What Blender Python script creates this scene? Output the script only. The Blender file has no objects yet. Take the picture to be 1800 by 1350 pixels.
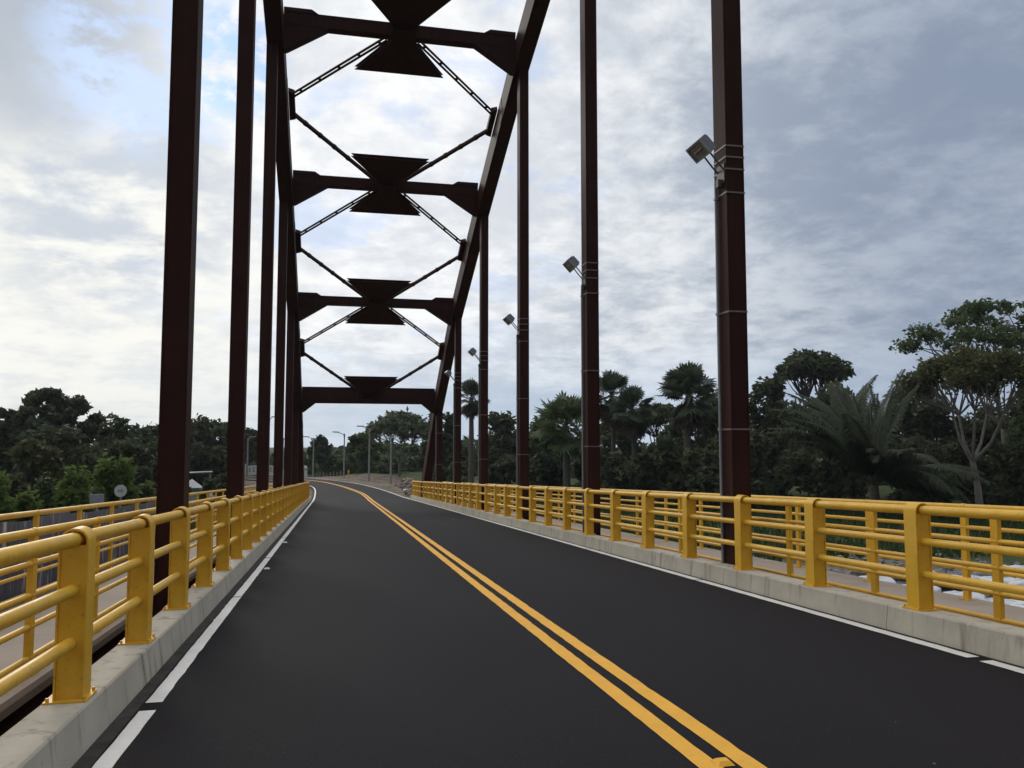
import bpy, math, random
import numpy as np
from mathutils import Vector, Matrix
R = math.radians
scn = bpy.context.scene
COL = scn.collection

# ------------------------------------------------------------------ camera numbers (measured from the place's geometry)
F, PITCH, YAW, HE = 1430.0, 0.0756, 0.2167, 1.6
GR = 0.0374                                    # fall of the bridge deck
def zr(Y):                                     # height of the road surface along its length
    if Y < 56: return -GR*Y
    u = min(11.0, Y-56)
    return -GR*56 - GR*(u - u*u/22)
def place(px, D):                              # bearing of a picture column -> point on the ground plan at distance D
    a = math.atan((px-900)/F) + YAW
    return D*math.sin(a), D*math.cos(a)
def zat(px, py, D):                            # height of a thing seen at (px,py) from distance D
    a = math.atan((px-900)/F)
    dep = D*math.cos(a)
    e = math.atan((675-py)/F) + PITCH
    return HE + dep*math.tan(e)
def mpp(px, D): return D*math.cos(math.atan((px-900)/F))/F

# ------------------------------------------------------------------ mesh builder
class MB:
    def __init__(s): s.v=[]; s.f=[]
    def add(s, vs, fs):
        o=len(s.v); s.v += [tuple(p) for p in vs]; s.f += [tuple(i+o for i in f) for f in fs]; return s
    def box(s, x0,x1,y0,y1,z0,z1):
        return s.add([(x0,y0,z0),(x1,y0,z0),(x1,y1,z0),(x0,y1,z0),(x0,y0,z1),(x1,y0,z1),(x1,y1,z1),(x0,y1,z1)],
              [(3,2,1,0),(4,5,6,7),(0,1,5,4),(1,2,6,5),(2,3,7,6),(3,0,4,7)])
    def obox(s, c, ax, ay, az):                # oriented box: centre + three half-axis vectors
        c,ax,ay,az = map(Vector,(c,ax,ay,az)); vs=[]
        for k in (-1,1):
            for i,j in ((-1,-1),(1,-1),(1,1),(-1,1)): vs.append(c+ax*i+ay*j+az*k)
        return s.add(vs,[(3,2,1,0),(4,5,6,7),(0,1,5,4),(1,2,6,5),(2,3,7,6),(3,0,4,7)])
    def bar(s, a, b, w, h, up=(0,0,1)):        # rectangular bar from a to b
        a,b=Vector(a),Vector(b); d=(b-a); l=d.length; d.normalize()
        side=d.cross(Vector(up));
        if side.length<1e-4: side=Vector((1,0,0))
        side.normalize(); u=side.cross(d)
        return s.obox((a+b)/2, d*(l/2), side*(w/2), u*(h/2))
    def tube(s, pts, r, n=10, caps=True):
        pts=[Vector(p) for p in pts]; m=len(pts); rs = r if hasattr(r,'__len__') else [r]*m
        o=len(s.v); ref=None
        for i,p in enumerate(pts):
            t=(pts[min(i+1,m-1)]-pts[max(i-1,0)]).normalized()
            if ref is None:
                ref=Vector((0,0,1)) if abs(t.z)<.9 else Vector((1,0,0))
            u=(ref-t*ref.dot(t)).normalized(); w=t.cross(u); ref=u
            for k in range(n):
                a=2*math.pi*k/n; s.v.append(tuple(p+(u*math.cos(a)+w*math.sin(a))*rs[i]))
        for i in range(m-1):
            for k in range(n):
                a=o+i*n+k; b=o+i*n+(k+1)%n; s.f.append((a,b,b+n,a+n))
        if caps:
            s.f.append(tuple(o+k for k in reversed(range(n)))); s.f.append(tuple(o+(m-1)*n+k for k in range(n)))
        return s
    def prism(s, poly, off):                   # polygon (3D points) extruded by a vector
        off=Vector(off); n=len(poly); a=[Vector(p) for p in poly]
        return s.add(a+[p+off for p in a],[tuple(reversed(range(n))),tuple(range(n,2*n))]+[(i,(i+1)%n,n+(i+1)%n,n+i) for i in range(n)])
    def sweep(s, prof, path):                  # profile [(x,z)..] closed, path [(dx,Y,dz)..]
        n=len(prof); o=len(s.v)
        for dx,Y,dz in path:
            for x,z in prof: s.v.append((x+dx,Y,z+dz))
        for i in range(len(path)-1):
            for k in range(n):
                a=o+i*n+k; b=o+i*n+(k+1)%n; s.f.append((a,b,b+n,a+n))
        s.f.append(tuple(o+k for k in reversed(range(n)))); s.f.append(tuple(o+(len(path)-1)*n+k for k in range(n)))
        return s
    def mesh(s, name, mat, smooth=None):
        me=bpy.data.meshes.new(name); me.from_pydata(s.v,[],s.f); me.validate()
        if mat: me.materials.append(mat)
        if smooth is not None:
            me.polygons.foreach_set('use_smooth',[True]*len(me.polygons)); me.set_sharp_from_angle(angle=R(smooth))
        me.update(); return me
    def build(s, name, mat, parent=None, smooth=None, loc=(0,0,0)):
        return link(name, s.mesh(name,mat,smooth), parent, loc)
def link(name, me, parent=None, loc=(0,0,0), rz=0):
    o=bpy.data.objects.new(name, me); COL.objects.link(o); o.location=loc; o.rotation_euler=(0,0,rz)
    if parent: o.parent=parent
    return o
def tag(o, label, cat, group=None, kind=None):
    o['label']=label; o['category']=cat
    if group: o['group']=group
    if kind: o['kind']=kind
    return o
def thing(name, label, cat, loc=(0,0,0), rz=0, group=None):
    return tag(link(name, None, None, loc, rz), label, cat, group)
def struct(o): o['kind']='structure'; return o

# ------------------------------------------------------------------ materials
def new_mat(name):
    m=bpy.data.materials.new(name); m.use_nodes=True; nt=m.node_tree
    return m, nt, nt.nodes['Principled BSDF']
def nd(nt, t, **kw):
    n=nt.nodes.new(t)
    for k,v in kw.items():
        if k in n.inputs: n.inputs[k].default_value=v
        else: setattr(n,k,v)
    return n
def mixc(nt, fac, a, b, mode='MIX'):
    n=nt.nodes.new('ShaderNodeMix'); n.data_type='RGBA'; n.blend_type=mode
    for i,x in ((0,fac),(6,a),(7,b)):
        if hasattr(x,'is_output'): nt.links.new(x,n.inputs[i])
        elif i==0: n.inputs[0].default_value=x
        else: n.inputs[i].default_value=(*x,1) if len(x)==3 else x
    return n.outputs[2]
def ramp(nt, fac, stops):
    n=nt.nodes.new('ShaderNodeValToRGB'); e=n.color_ramp.elements
    while len(e)<len(stops): e.new(.5)
    for i,(p,c) in enumerate(stops):
        e[i].position=p; e[i].color=(c,c,c,1) if not hasattr(c,'__len__') else (*c,1)
    nt.links.new(fac,n.inputs[0]); return n.outputs[0]
def noise(nt, scale, detail=5, rough=.55, vec=None, stretch=None, dist=0, coord='Object'):
    n=nd(nt,'ShaderNodeTexNoise'); n.inputs['Scale'].default_value=scale; n.inputs['Detail'].default_value=detail
    n.inputs['Roughness'].default_value=rough; n.inputs['Distortion'].default_value=dist
    if vec is None:
        tc=nd(nt,'ShaderNodeTexCoord'); vec=tc.outputs[coord]
    if stretch:
        mp=nd(nt,'ShaderNodeMapping'); mp.inputs['Scale'].default_value=stretch; nt.links.new(vec,mp.inputs[0]); vec=mp.outputs[0]
    nt.links.new(vec,n.inputs['Vector']); return n.outputs['Fac']
def bump(nt, p, h, strength, dist=.01):
    b=nd(nt,'ShaderNodeBump'); b.inputs['Strength'].default_value=strength; b.inputs['Distance'].default_value=dist
    nt.links.new(h,b.inputs['Height']); nt.links.new(b.outputs[0],p.inputs['Normal'])
def simple(name, c, rough=.6, var=.25, scale=3, c2=None, metal=0, bumps=0, spec=.5, stretch=None):
    m,nt,p=new_mat(name); c2=c2 or tuple(x*(1-var) for x in c)
    f=ramp(nt,noise(nt,scale,6,stretch=stretch),[(.35,0),(.68,1)])
    nt.links.new(mixc(nt,f,c2,c),p.inputs['Base Color'])
    p.inputs['Roughness'].default_value=rough; p.inputs['Metallic'].default_value=metal; p.inputs['Specular IOR Level'].default_value=spec
    if bumps: bump(nt,p,noise(nt,scale*12,4),bumps)
    return m
# dark maroon paint on the steelwork, with rain streaks
def steel():
    m,nt,p=new_mat('maroon_steel')
    a=ramp(nt,noise(nt,2.2,6),[(.3,0),(.7,1)]); b=ramp(nt,noise(nt,9,5,stretch=(1,1,.06)),[(.45,0),(.75,1)])
    c=mixc(nt,a,(.032,.0128,.0104),(.045,.0176,.0142)); c=mixc(nt,b,c,(.048,.0205,.0160))
    nt.links.new(c,p.inputs['Base Color']); p.inputs['Roughness'].default_value=.62; p.inputs['Specular IOR Level'].default_value=.07
    return m
M_STEEL=steel()
def yellow():
    m,nt,p=new_mat('yellow_paint')
    a=ramp(nt,noise(nt,5,6),[(.3,0),(.75,1)]); b=ramp(nt,noise(nt,30,6,.65),[(.60,0),(.68,1)])
    c=mixc(nt,a,(.70,.385,.018),(.85,.50,.040)); c=mixc(nt,b,c,(.50,.29,.04))
    g=ramp(nt,noise(nt,1.3,6,.65),[(.45,0),(.8,.55)]); c=mixc(nt,g,c,(.56,.38,.11))
    s_=ramp(nt,noise(nt,16,5,.6,stretch=(1,1,.10)),[(.60,0),(.76,.55)]); c=mixc(nt,s_,c,(.36,.22,.06))
    r=ramp(nt,noise(nt,70,5,.7),[(.70,0),(.74,1)]); c=mixc(nt,r,c,(.17,.075,.03))
    nt.links.new(c,p.inputs['Base Color']); nt.links.new(ramp(nt,noise(nt,3,5),[(.3,.36),(.7,.58)]),p.inputs['Roughness']); p.inputs['Specular IOR Level'].default_value=.4
    bump(nt,p,noise(nt,22,4),.10,.006); return m
M_YEL=yellow()
def concrete(name, c=(.53,.485,.40), d=(.41,.375,.31), streak=True):
    m,nt,p=new_mat(name)
    a=ramp(nt,noise(nt,1.6,8,.65),[(.3,0),(.7,1)]); col=mixc(nt,a,d,c)
    if streak:
        s=ramp(nt,noise(nt,6,6,.6,stretch=(1,1,.12)),[(.55,0),(.74,1)])
        col=mixc(nt,s,col,(.17,.15,.12))
    k=ramp(nt,noise(nt,14,5),[(.69,0),(.77,.8)]); col=mixc(nt,k,col,(.16,.15,.13))
    nt.links.new(col,p.inputs['Base Color']); p.inputs['Roughness'].default_value=.88; p.inputs['Specular IOR Level'].default_value=.25
    bump(nt,p,noise(nt,45,6),.25,.008); return m
M_CURB=concrete('curb_concrete'); M_SLAB=concrete('walkway_concrete',(.43,.36,.30),(.34,.285,.24),False)
def asphalt():
    m,nt,p=new_mat('asphalt')
    a=ramp(nt,noise(nt,.45,7,.65,stretch=(1,.22,1)),[(.28,0),(.72,1)]); c=mixc(nt,a,(.0070,.0058,.0080),(.0126,.0106,.0142))
    tc=nd(nt,'ShaderNodeTexCoord'); sx=nd(nt,'ShaderNodeSeparateXYZ'); nt.links.new(tc.outputs['Object'],sx.inputs[0])
    q=nd(nt,'ShaderNodeMath',operation='SINE'); k=nd(nt,'ShaderNodeMath',operation='MULTIPLY_ADD'); nt.links.new(sx.outputs[0],k.inputs[0]); k.inputs[1].default_value=3.75; k.inputs[2].default_value=.6
    nt.links.new(k.outputs[0],q.inputs[0]); w=ramp(nt,q.outputs[0],[(.1,0),(1,.45)])
    w2=nd(nt,'ShaderNodeMath',operation='MULTIPLY'); nt.links.new(w,w2.inputs[0]); nt.links.new(ramp(nt,noise(nt,.8,5,stretch=(1,.15,1)),[(.35,0),(.7,1)]),w2.inputs[1])
    c=mixc(nt,w2.outputs[0],c,(.0163,.0144,.0170))
    gr=ramp(nt,noise(nt,75,4,.7),[(.35,0),(.65,1)]); c=mixc(nt,gr,c,(.0152,.0134,.0162))
    sp=ramp(nt,noise(nt,150,2),[(.66,0),(.72,1)]); c=mixc(nt,sp,c,(.075,.07,.068))
    lt=ramp(nt,noise(nt,9,3),[(.765,0),(.785,1)]); c=mixc(nt,lt,c,(.12,.115,.11))
    d=ramp(nt,noise(nt,1.3,7,.7),[(.62,0),(.74,.7)]); c=mixc(nt,d,c,(.019,.0168,.0172))
    nt.links.new(c,p.inputs['Base Color']); p.inputs['Roughness'].default_value=.80; p.inputs['Specular IOR Level'].default_value=.10
    bump(nt,p,noise(nt,110,4,.7),.5,.006); return m
M_ASPH=asphalt()
def paint(name, c, worn):
    m,nt,p=new_mat(name)
    a=ramp(nt,noise(nt,34,8,.7),[(.57,0),(.70,1)]); b=ramp(nt,noise(nt,4,5),[(.3,0),(.7,1)])
    col=mixc(nt,b,tuple(x*.86 for x in c),c); col=mixc(nt,a,col,worn)
    nt.links.new(col,p.inputs['Base Color']); p.inputs['Roughness'].default_value=.7; bump(nt,p,noise(nt,130,3),.3,.005); return m
M_YLINE=paint('yellow_road_paint',(.88,.445,.032),(.62,.31,.03)); M_WLINE=paint('white_road_paint',(.82,.81,.78),(.50,.49,.47))
M_GREY=simple('galvanised_metal',(.30,.31,.33),.5,.2,8); M_DGREY=simple('lamp_housing',(.24,.26,.28),.45,.2,10)
M_GLASS=simple('lamp_glass',(.22,.215,.19),.18,.3,14); M_STRAP=simple('steel_strap',(.20,.145,.135),.5,.2,10)
M_WHITE=simple('white_render',(.62,.62,.60),.8,.2,1.5); M_TEAL=simple('teal_paint',(.06,.26,.24),.7,.2,2)
M_SACK=simple('white_woven_sack',(.66,.68,.70),.75,.22,2.2,bumps=.3); M_ROCK=simple('rubble_rock',(.30,.235,.20),.95,.45,1.3,bumps=.5)
M_POLE=simple('concrete_pole',(.30,.31,.29),.8,.2,2); M_WOOD=simple('fence_wood',(.30,.25,.16),.9,.3,4)
M_BRKT=simple('bracket_steel',(.085,.08,.08),.55,.3,8)
M_FSTEM=simple('frond_stem',(.085,.085,.05),.8,.3,4)
M_ROOF=simple('grey_roof_sheet',(.33,.36,.37),.5,.2,2)
def sheet_mat():
    m,nt,p=new_mat('weathered_sheet')
    a=ramp(nt,noise(nt,7,6,.7,stretch=(1,1,.10)),[(.55,0),(.70,1)]); b=ramp(nt,noise(nt,1.2,4),[(.3,0),(.7,1)])
    c=mixc(nt,b,(.095,.115,.170),(.165,.185,.255)); c=mixc(nt,a,c,(.70,.70,.75))
    nt.links.new(c,p.inputs['Base Color']); p.inputs['Roughness'].default_value=.6; return m
M_SHEET=sheet_mat()
def leaf_mat(name, lo, hi, trans=.36):
    m,nt,p=new_mat(name); g=nd(nt,'ShaderNodeNewGeometry')
    c=ramp(nt,g.outputs['Random Per Island'],[(0,lo),(.6,tuple((a+b)/2 for a,b in zip(lo,hi))),(1,hi)])
    nt.links.new(c,p.inputs['Base Color']); p.inputs['Roughness'].default_value=.6; p.inputs['Specular IOR Level'].default_value=.2
    t=nd(nt,'ShaderNodeBsdfTranslucent'); nt.links.new(c,t.inputs[0]); mx=nd(nt,'ShaderNodeMixShader'); mx.inputs[0].default_value=trans
    out=nt.nodes['Material Output']; nt.links.new(p.outputs[0],mx.inputs[1]); nt.links.new(t.outputs[0],mx.inputs[2]); nt.links.new(mx.outputs[0],out.inputs[0]); return m
L_DARK=leaf_mat('dark_leaves',(.042,.056,.028),(.104,.124,.060)); L_MID=leaf_mat('green_leaves',(.052,.080,.030),(.118,.155,.060))
L_BRIGHT=leaf_mat('bright_leaves',(.085,.135,.030),(.155,.215,.052),.5); L_OLIVE=leaf_mat('olive_leaves',(.058,.064,.022),(.115,.122,.046))
L_PALE=leaf_mat('pale_leaves',(.085,.105,.06),(.17,.19,.12),.42); L_PALM=leaf_mat('palm_leaves',(.044,.062,.038),(.100,.125,.074))
L_DRY=leaf_mat('dry_palm_leaves',(.055,.036,.026),(.10,.068,.05)); L_GRASS=leaf_mat('grass_blades',(.024,.046,.015),(.065,.095,.03))
L_FROND=leaf_mat('frond_leaves',(.020,.031,.014),(.050,.064,.030),.2)
M_BARK=simple('dark_bark',(.075,.066,.056),.95,.4,3); M_PBARK=simple('pale_bark',(.23,.21,.18),.95,.35,3); M_MBARK=simple('palm_bark',(.12,.10,.085),.95,.3,5)

# ------------------------------------------------------------------ ground
# left edge, centre and right edge of the carriageway: straight over the bridge, then bending away to the left
LE=[(-1.22,-30),(-1.22,0),(-1.22,30),(-1.22,55),(-1.24,62),(-1.3,68),(-1.42,74),(-1.75,79.5),(-2.5,84),(-4,89),(-7,95),(-12,103),(-22,113),(-40,123)]
CE=[(2.12,-30),(2.14,0),(2.38,30),(2.58,55),(2.62,61),(2.45,67.5),(1.82,73.8),(.95,80.5),(-.15,86.8),(-1.4,92),(-4.5,99.5),(-9.5,108),(-19,119),(-38,130)]
RE=[(5.45,-30),(5.45,0),(5.47,30),(5.45,55),(5.35,60),(4.95,67),(4.1,75.5),(2.75,84.5),(1.05,91.5),(-.85,97.2),(-4.2,104.5),(-8.5,113),(-17,125),(-36,137)]
def spline(P):
    P=np.array(P); out=[]
    for i in range(len(P)-1):
        p0,p1,p2,p3=[P[min(max(j,0),len(P)-1)] for j in (i-1,i,i+1,i+2)]
        L=np.linalg.norm(p2-p1); d0=(p2-p0); d1=(p3-p1); d0=d0/np.linalg.norm(d0)*L; d1=d1/np.linalg.norm(d1)*L
        k=24 if i<3 else 8
        for j in range(k):
            t=j/k; out.append((2*t**3-3*t*t+1)*p1+(t**3-2*t*t+t)*d0+(-2*t**3+3*t*t)*p2+(t**3-t*t)*d1)
    return np.array(out+[P[-1]])
def normals(C):
    T=np.gradient(C,axis=0); T/=np.linalg.norm(T,axis=1)[:,None]; return np.stack([T[:,1],-T[:,0]],1)
SL,SC,SR=spline(LE),spline(CE),spline(RE); CL=SC
def road_strip():
    m=MB(); vs=[]; fs=[]; nl,nr=normals(SL),normals(SR); n=len(SL); K=8
    for i in range(n):
        a=SL[i]-nl[i]*.17; b=SR[i]+nr[i]*.12
        for k in range(K+1):
            q=a+(b-a)*k/K; vs.append((q[0],q[1],zr(q[1])))
    for i in range(n-1):
        for k in range(K):
            o=i*(K+1)+k; fs.append((o,o+1,o+K+2,o+K+1))
    return m.add(vs,fs)
def ground_h(X,Y):
    h=-3.75+.22*np.sin(X*.09+1)*np.cos(Y*.07)+.12*np.sin(X*.31+Y*.23)
    h=h-1.3*np.exp(-((Y-12)/16.0)**2)*np.exp(-((X-2)/12.0)**2)
    d=np.full(X.shape,1e9); zz=np.full(X.shape,-2.7)
    for i in range(0,len(CL),2):
        if CL[i][1]<55: continue
        q=(X-CL[i][0])**2+(Y-CL[i][1])**2; k=q<d; d=np.where(k,q,d); zz=np.where(k,zr(CL[i][1])-.12,zz)
    d=np.sqrt(d); w=np.clip((12-d)/6.5,0,1); w=w*w*(3-2*w)*np.clip((Y-54)/5,0,1); h=h*(1-w)+zz*w
    # sandy shoulder left of the road after the bridge, earth bank right of the bend
    s=np.exp(-(((X+9)/7.0)**4))*np.exp(-(((Y-92)/26.0)**4)); h=np.maximum(h,-4+ s*1.22)
    b=np.exp(-(((X-5.2)/5.5)**4))*np.exp(-(((Y-112)/7.0)**2)); h=h+b*1.5
    far=np.clip((np.hypot(X,Y)-180)/300,0,1); return h+far*2.0
def ground():
    def ax(a,b,fine0,fine1,f,c): return np.unique(np.concatenate([np.arange(fine0,fine1,f),np.linspace(a,fine0,c),np.linspace(fine1,b,c)]))
    xs=ax(-900,900,-60,90,1.5,22); ys=ax(-300,1500,-10,150,1.5,22)
    X,Y=np.meshgrid(xs,ys); Z=ground_h(X,Y); n,m=X.shape
    v=np.stack([X.ravel(),Y.ravel(),Z.ravel()],1); i=np.arange(n*m).reshape(n,m)
    f=np.stack([i[:-1,:-1].ravel(),i[:-1,1:].ravel(),i[1:,1:].ravel(),i[1:,:-1].ravel()],1)
    me=bpy.data.meshes.new('ground'); me.from_pydata(v.tolist(),[],f.tolist()); me.polygons.foreach_set('use_smooth',[True]*len(f))
    mt,nt,p=new_mat('ground_soil_and_grass')
    tc=nd(nt,'ShaderNodeTexCoord'); sx=nd(nt,'ShaderNodeSeparateXYZ'); nt.links.new(tc.outputs['Object'],sx.inputs[0])
    g=mixc(nt,ramp(nt,noise(nt,.35,8,.65),[(.3,0),(.7,1)]),(.030,.042,.016),(.062,.082,.028))
    e=mixc(nt,ramp(nt,noise(nt,.9,8,.65),[(.3,0),(.7,1)]),(.125,.10,.075),(.25,.205,.165))
    w=ramp(nt,noise(nt,.13,6,.6),[(.62,0),(.72,.8)]); c=mixc(nt,w,g,e)
    # bare earth round the road after the bridge and on the near right bank
    def band(axis,a,b,soft):
        r1=nd(nt,'ShaderNodeMapRange'); r1.inputs[1].default_value=a-soft; r1.inputs[2].default_value=a+soft; nt.links.new(sx.outputs[axis],r1.inputs[0])
        r2=nd(nt,'ShaderNodeMapRange'); r2.inputs[1].default_value=b-soft; r2.inputs[2].default_value=b+soft; r2.inputs[3].default_value=1; r2.inputs[4].default_value=0; nt.links.new(sx.outputs[axis],r2.inputs[0])
        q=nd(nt,'ShaderNodeMath',operation='MULTIPLY'); nt.links.new(r1.outputs[0],q.inputs[0]); nt.links.new(r2.outputs[0],q.inputs[1]); return q.outputs[0]
    def mul(a,b):
        q=nd(nt,'ShaderNodeMath',operation='MULTIPLY'); nt.links.new(a,q.inputs[0]); nt.links.new(b,q.inputs[1]); return q.outputs[0]
    br=ramp(nt,noise(nt,.5,6),[(.30,0),(.5,1)])
    c=mixc(nt,mul(mul(band(0,-15,10.5,2.5),band(1,56,122,4)),br),c,e)
    gv=mixc(nt,ramp(nt,noise(nt,3.2,6,.7),[(.35,0),(.65,1)]),(.075,.075,.075),(.27,.26,.25))
    c=mixc(nt,mul(mul(band(0,8,29,2),band(1,14,34,2)),br),c,gv)
    nt.links.new(c,p.inputs['Base Color']); p.inputs['Roughness'].default_value=.95; p.inputs['Specular IOR Level'].default_value=.1
    bump(nt,p,noise(nt,2.5,8,.7),.6,.2)
    me.materials.append(mt); return struct(link('ground',me))
ground()
struct(road_strip().build('road',M_ASPH,smooth=30))
# painted lines
LR=np.random.default_rng(4)
def dashes(name,CV,o0,o1,breaks,mat,end=None):
    NV=normals(CV)
    m=MB(); last=-15.0
    def seg(y0,y1):
        idx=[i for i in range(len(CV)) if y0<CV[i][1]<y1]; ys=[y0]+[CV[i][1] for i in idx]+[y1]
        if y0<30: ys=sorted(set(ys+list(np.arange(max(y0,1.5)+.13,min(y1,30),.13))))
        vs=[];fs=[]
        for y in ys:
            c=np.array([np.interp(y,CV[:,1],CV[:,0]),y]); n=np.array([np.interp(y,CV[:,1],NV[:,0]),np.interp(y,CV[:,1],NV[:,1])])
            for o in (o0,o1):
                q=c+n*(o+float(LR.normal())*.0024); vs.append((q[0],q[1],zr(q[1])+.004))
        for i in range(len(ys)-1): fs.append((2*i,2*i+1,2*i+3,2*i+2))
        m.add(vs,fs)
    for a,b in breaks: seg(last,a); last=b
    seg(last,end or CV[-1][1]-1); return struct(m.build(name,mat))
dashes('edge_line',SL,-.055,.055,[(6.19,6.40),(11.66,11.72),(17.1,17.2),(22.6,22.7),(28.1,28.2)],M_WLINE)
dashes('edge_line',SR,-.065,.065,[(.5,.6),(6.04,6.18),(11.6,11.66),(17.1,17.17)],M_WLINE)
dashes('center_line',SC,-.175,-.045,[],M_YLINE); dashes('center_line',SC,.055,.185,[],M_YLINE)
# concrete deck, curbs, walkways
YS=[-15+1.5*i for i in range(51)]             # -15 .. 60
path=[(0,y,zr(y)) for y in YS if y<=59.8]
def cpath(y1): return [(0,y,zr(y)) for y in YS if y<=y1]
struct(MB().sweep([(-1.66,-.30),(5.83,-.30),(5.83,-.02),(-1.66,-.02)],path).build('bridge_deck',M_CURB))
def curb(side):
    m=MB(); rnd=random.Random(side)
    prof=[(-1.385,-.015),(-1.42,.235),(-1.432,.247),(-1.69,.247),(-1.69,-.32),(-1.66,-.32)] if side<0 else [(5.575,-.015),(5.85,-.32),(5.88,-.32),(5.88,.247),(5.612,.247),(5.60,.235)]
    y=-14.0
    while y<59:
        e=min(y+3.58,59.6); n=4
        m.sweep(prof if side<0 else prof,[(rnd.uniform(-.003,.003),y+(e-y)*i/n+(.006 if i==0 else 0),zr(y+(e-y)*i/n)) for i in range(n+1)]); y=e
    return struct(m.build('curb',M_CURB))
curb(-1); curb(1)
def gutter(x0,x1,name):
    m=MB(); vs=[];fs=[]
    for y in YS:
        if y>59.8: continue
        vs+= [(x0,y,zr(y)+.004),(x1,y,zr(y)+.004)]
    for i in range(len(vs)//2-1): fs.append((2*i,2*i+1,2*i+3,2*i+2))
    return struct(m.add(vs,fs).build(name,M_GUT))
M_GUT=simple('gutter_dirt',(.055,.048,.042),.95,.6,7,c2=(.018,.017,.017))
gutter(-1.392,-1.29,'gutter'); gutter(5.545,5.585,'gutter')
struct(MB().sweep([(-3.92,-.16),(-2.34,-.16),(-2.29,-.055),(-2.29,0),(-3.92,0)],path).build('walkway',M_SLAB))
struct(MB().sweep([(6.42,-.16),(8.0,-.16),(8.0,0),(6.37,0),(6.37,-.055)],path).build('walkway',M_SLAB))

# ------------------------------------------------------------------ road railings
def road_post_mesh():
    m=MB(); H=1.05; r=.085; t=.012; w=.088; pts=[(0,0),(0,H-r)]
    for k in range(1,12):
        a=math.pi*k/12; pts.append((-r+r*math.cos(a),H-r+r*math.sin(a)))
    pts+=[(-2*r,H-r),(-2*r,0)]
    inn=[(t and -t,0),(-t,H-r)]
    for k in range(1,12):
        a=math.pi*k/12; inn.append((-r+(r-t)*math.cos(a),H-r+(r-t)*math.sin(a)))
    inn+=[(-2*r+t,H-r),(-2*r+t,0)]
    n=len(pts); vs=[]
    for y in (-w,w):
        vs+=[(x,y,z) for x,z in pts]; vs+=[(x,y,z) for x,z in inn]
    fs=[]
    for i in range(n-1):
        fs+=[(i+1,i,n+i,n+i+1),(2*n+i,2*n+i+1,3*n+i+1,3*n+i),(i,i+1,2*n+i+1,2*n+i),(n+i+1,n+i,3*n+i,3*n+i+1)]
    m.add(vs,fs)
    for s in (-1,1): m.box(-2*r+t+.001,-t-.001,s*.072-.006,s*.072+.006,.0,.945)
    return m.mesh('post',M_YEL,40)
ME_POST=road_post_mesh()
def plate_mesh():
    m=MB(); m.box(-.215,.03,-.125,.125,0,.014)
    for x in (-.195,.014):
        for y in (-.1,.1): m.tube([(x,y,.014),(x,y,.034)],.011,6)
    return m.mesh('base_plate',M_YEL)
ME_PLATE=plate_mesh()
def road_railing(xf,rz,y0,n,label):
    t=thing('road_railing',label,'railing',(xf,0,0)); sg=1 if rz==0 else -1
    for i in range(n):
        y=y0+1.79*i; p=link('post',ME_POST,t,(0,y,zr(y)+.249),rz+random.uniform(-.012,.012)); p.rotation_euler[0]=random.uniform(-.004,.004); link('base_plate',ME_PLATE,p)
    for hz,r in ((.976,.046),(.665,.038),(.345,.038)):
        ys=[y0-.35]+[y0+.895*i for i in range(2*n-1)]+[y0+1.79*(n-1)+.25]
        MB().tube([(-.085*sg,y,zr(y)+.249+hz) for y in ys],r,14).build('rail',M_YEL,t,40)
    return t
random.seed(3)
road_railing(-1.47,0,5.65-1.79*5,35,'yellow three-rail road railing on the curb at the left lane')
road_railing(5.655,math.pi,7.17-1.79*6,36,'yellow three-rail road railing on the curb at the right lane')
# walkway railings
def walk_post_mesh():
    m=MB(); m.box(-.025,.025,-.045,.045,0,1.135); m.box(-.06,.06,-.08,.08,0,.012); return m.mesh('post',M_YEL)
ME_WP=walk_post_mesh()
def walk_railing(x,y0,n,label):
    t=thing('walkway_railing',label,'railing',(x,0,0))
    for i in range(n):
        y=y0+1.9*i
        link('post',ME_WP,t,(0,y,zr(y)))
    for q,(hz,r) in enumerate(((1.16,.036),(.905,.026),(.645,.026),(.39,.026),(.135,.026))):
        ys=[y0-.3]+[y0+.95*i for i in range(2*n-1)]+[y0+1.9*(n-1)+.3]
        m=MB().tube([(0,y,zr(y)+hz) for y in ys],r,10)
        for i in range(n):
            y=y0+1.9*i; m.tube([(0,y-.035,zr(y-.035)+hz),(0,y+.035,zr(y+.035)+hz)],r+.005,10)
        m.build('rail',M_YEL,t,40)
    return t
walk_railing(-2.42,7.55-1.9*5,33,'yellow five-rail walkway railing just outside the left steel hangers')
walk_railing(-3.80,11.94-1.9*7,33,'yellow five-rail walkway railing against the dark sheet fence')
walk_railing(6.50,7.0-1.9*5,33,'yellow five-rail walkway railing just outside the right steel hangers')
walk_railing(7.85,8.95-1.9*6,33,'yellow five-rail walkway railing on the side of the white sandbags')

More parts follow.
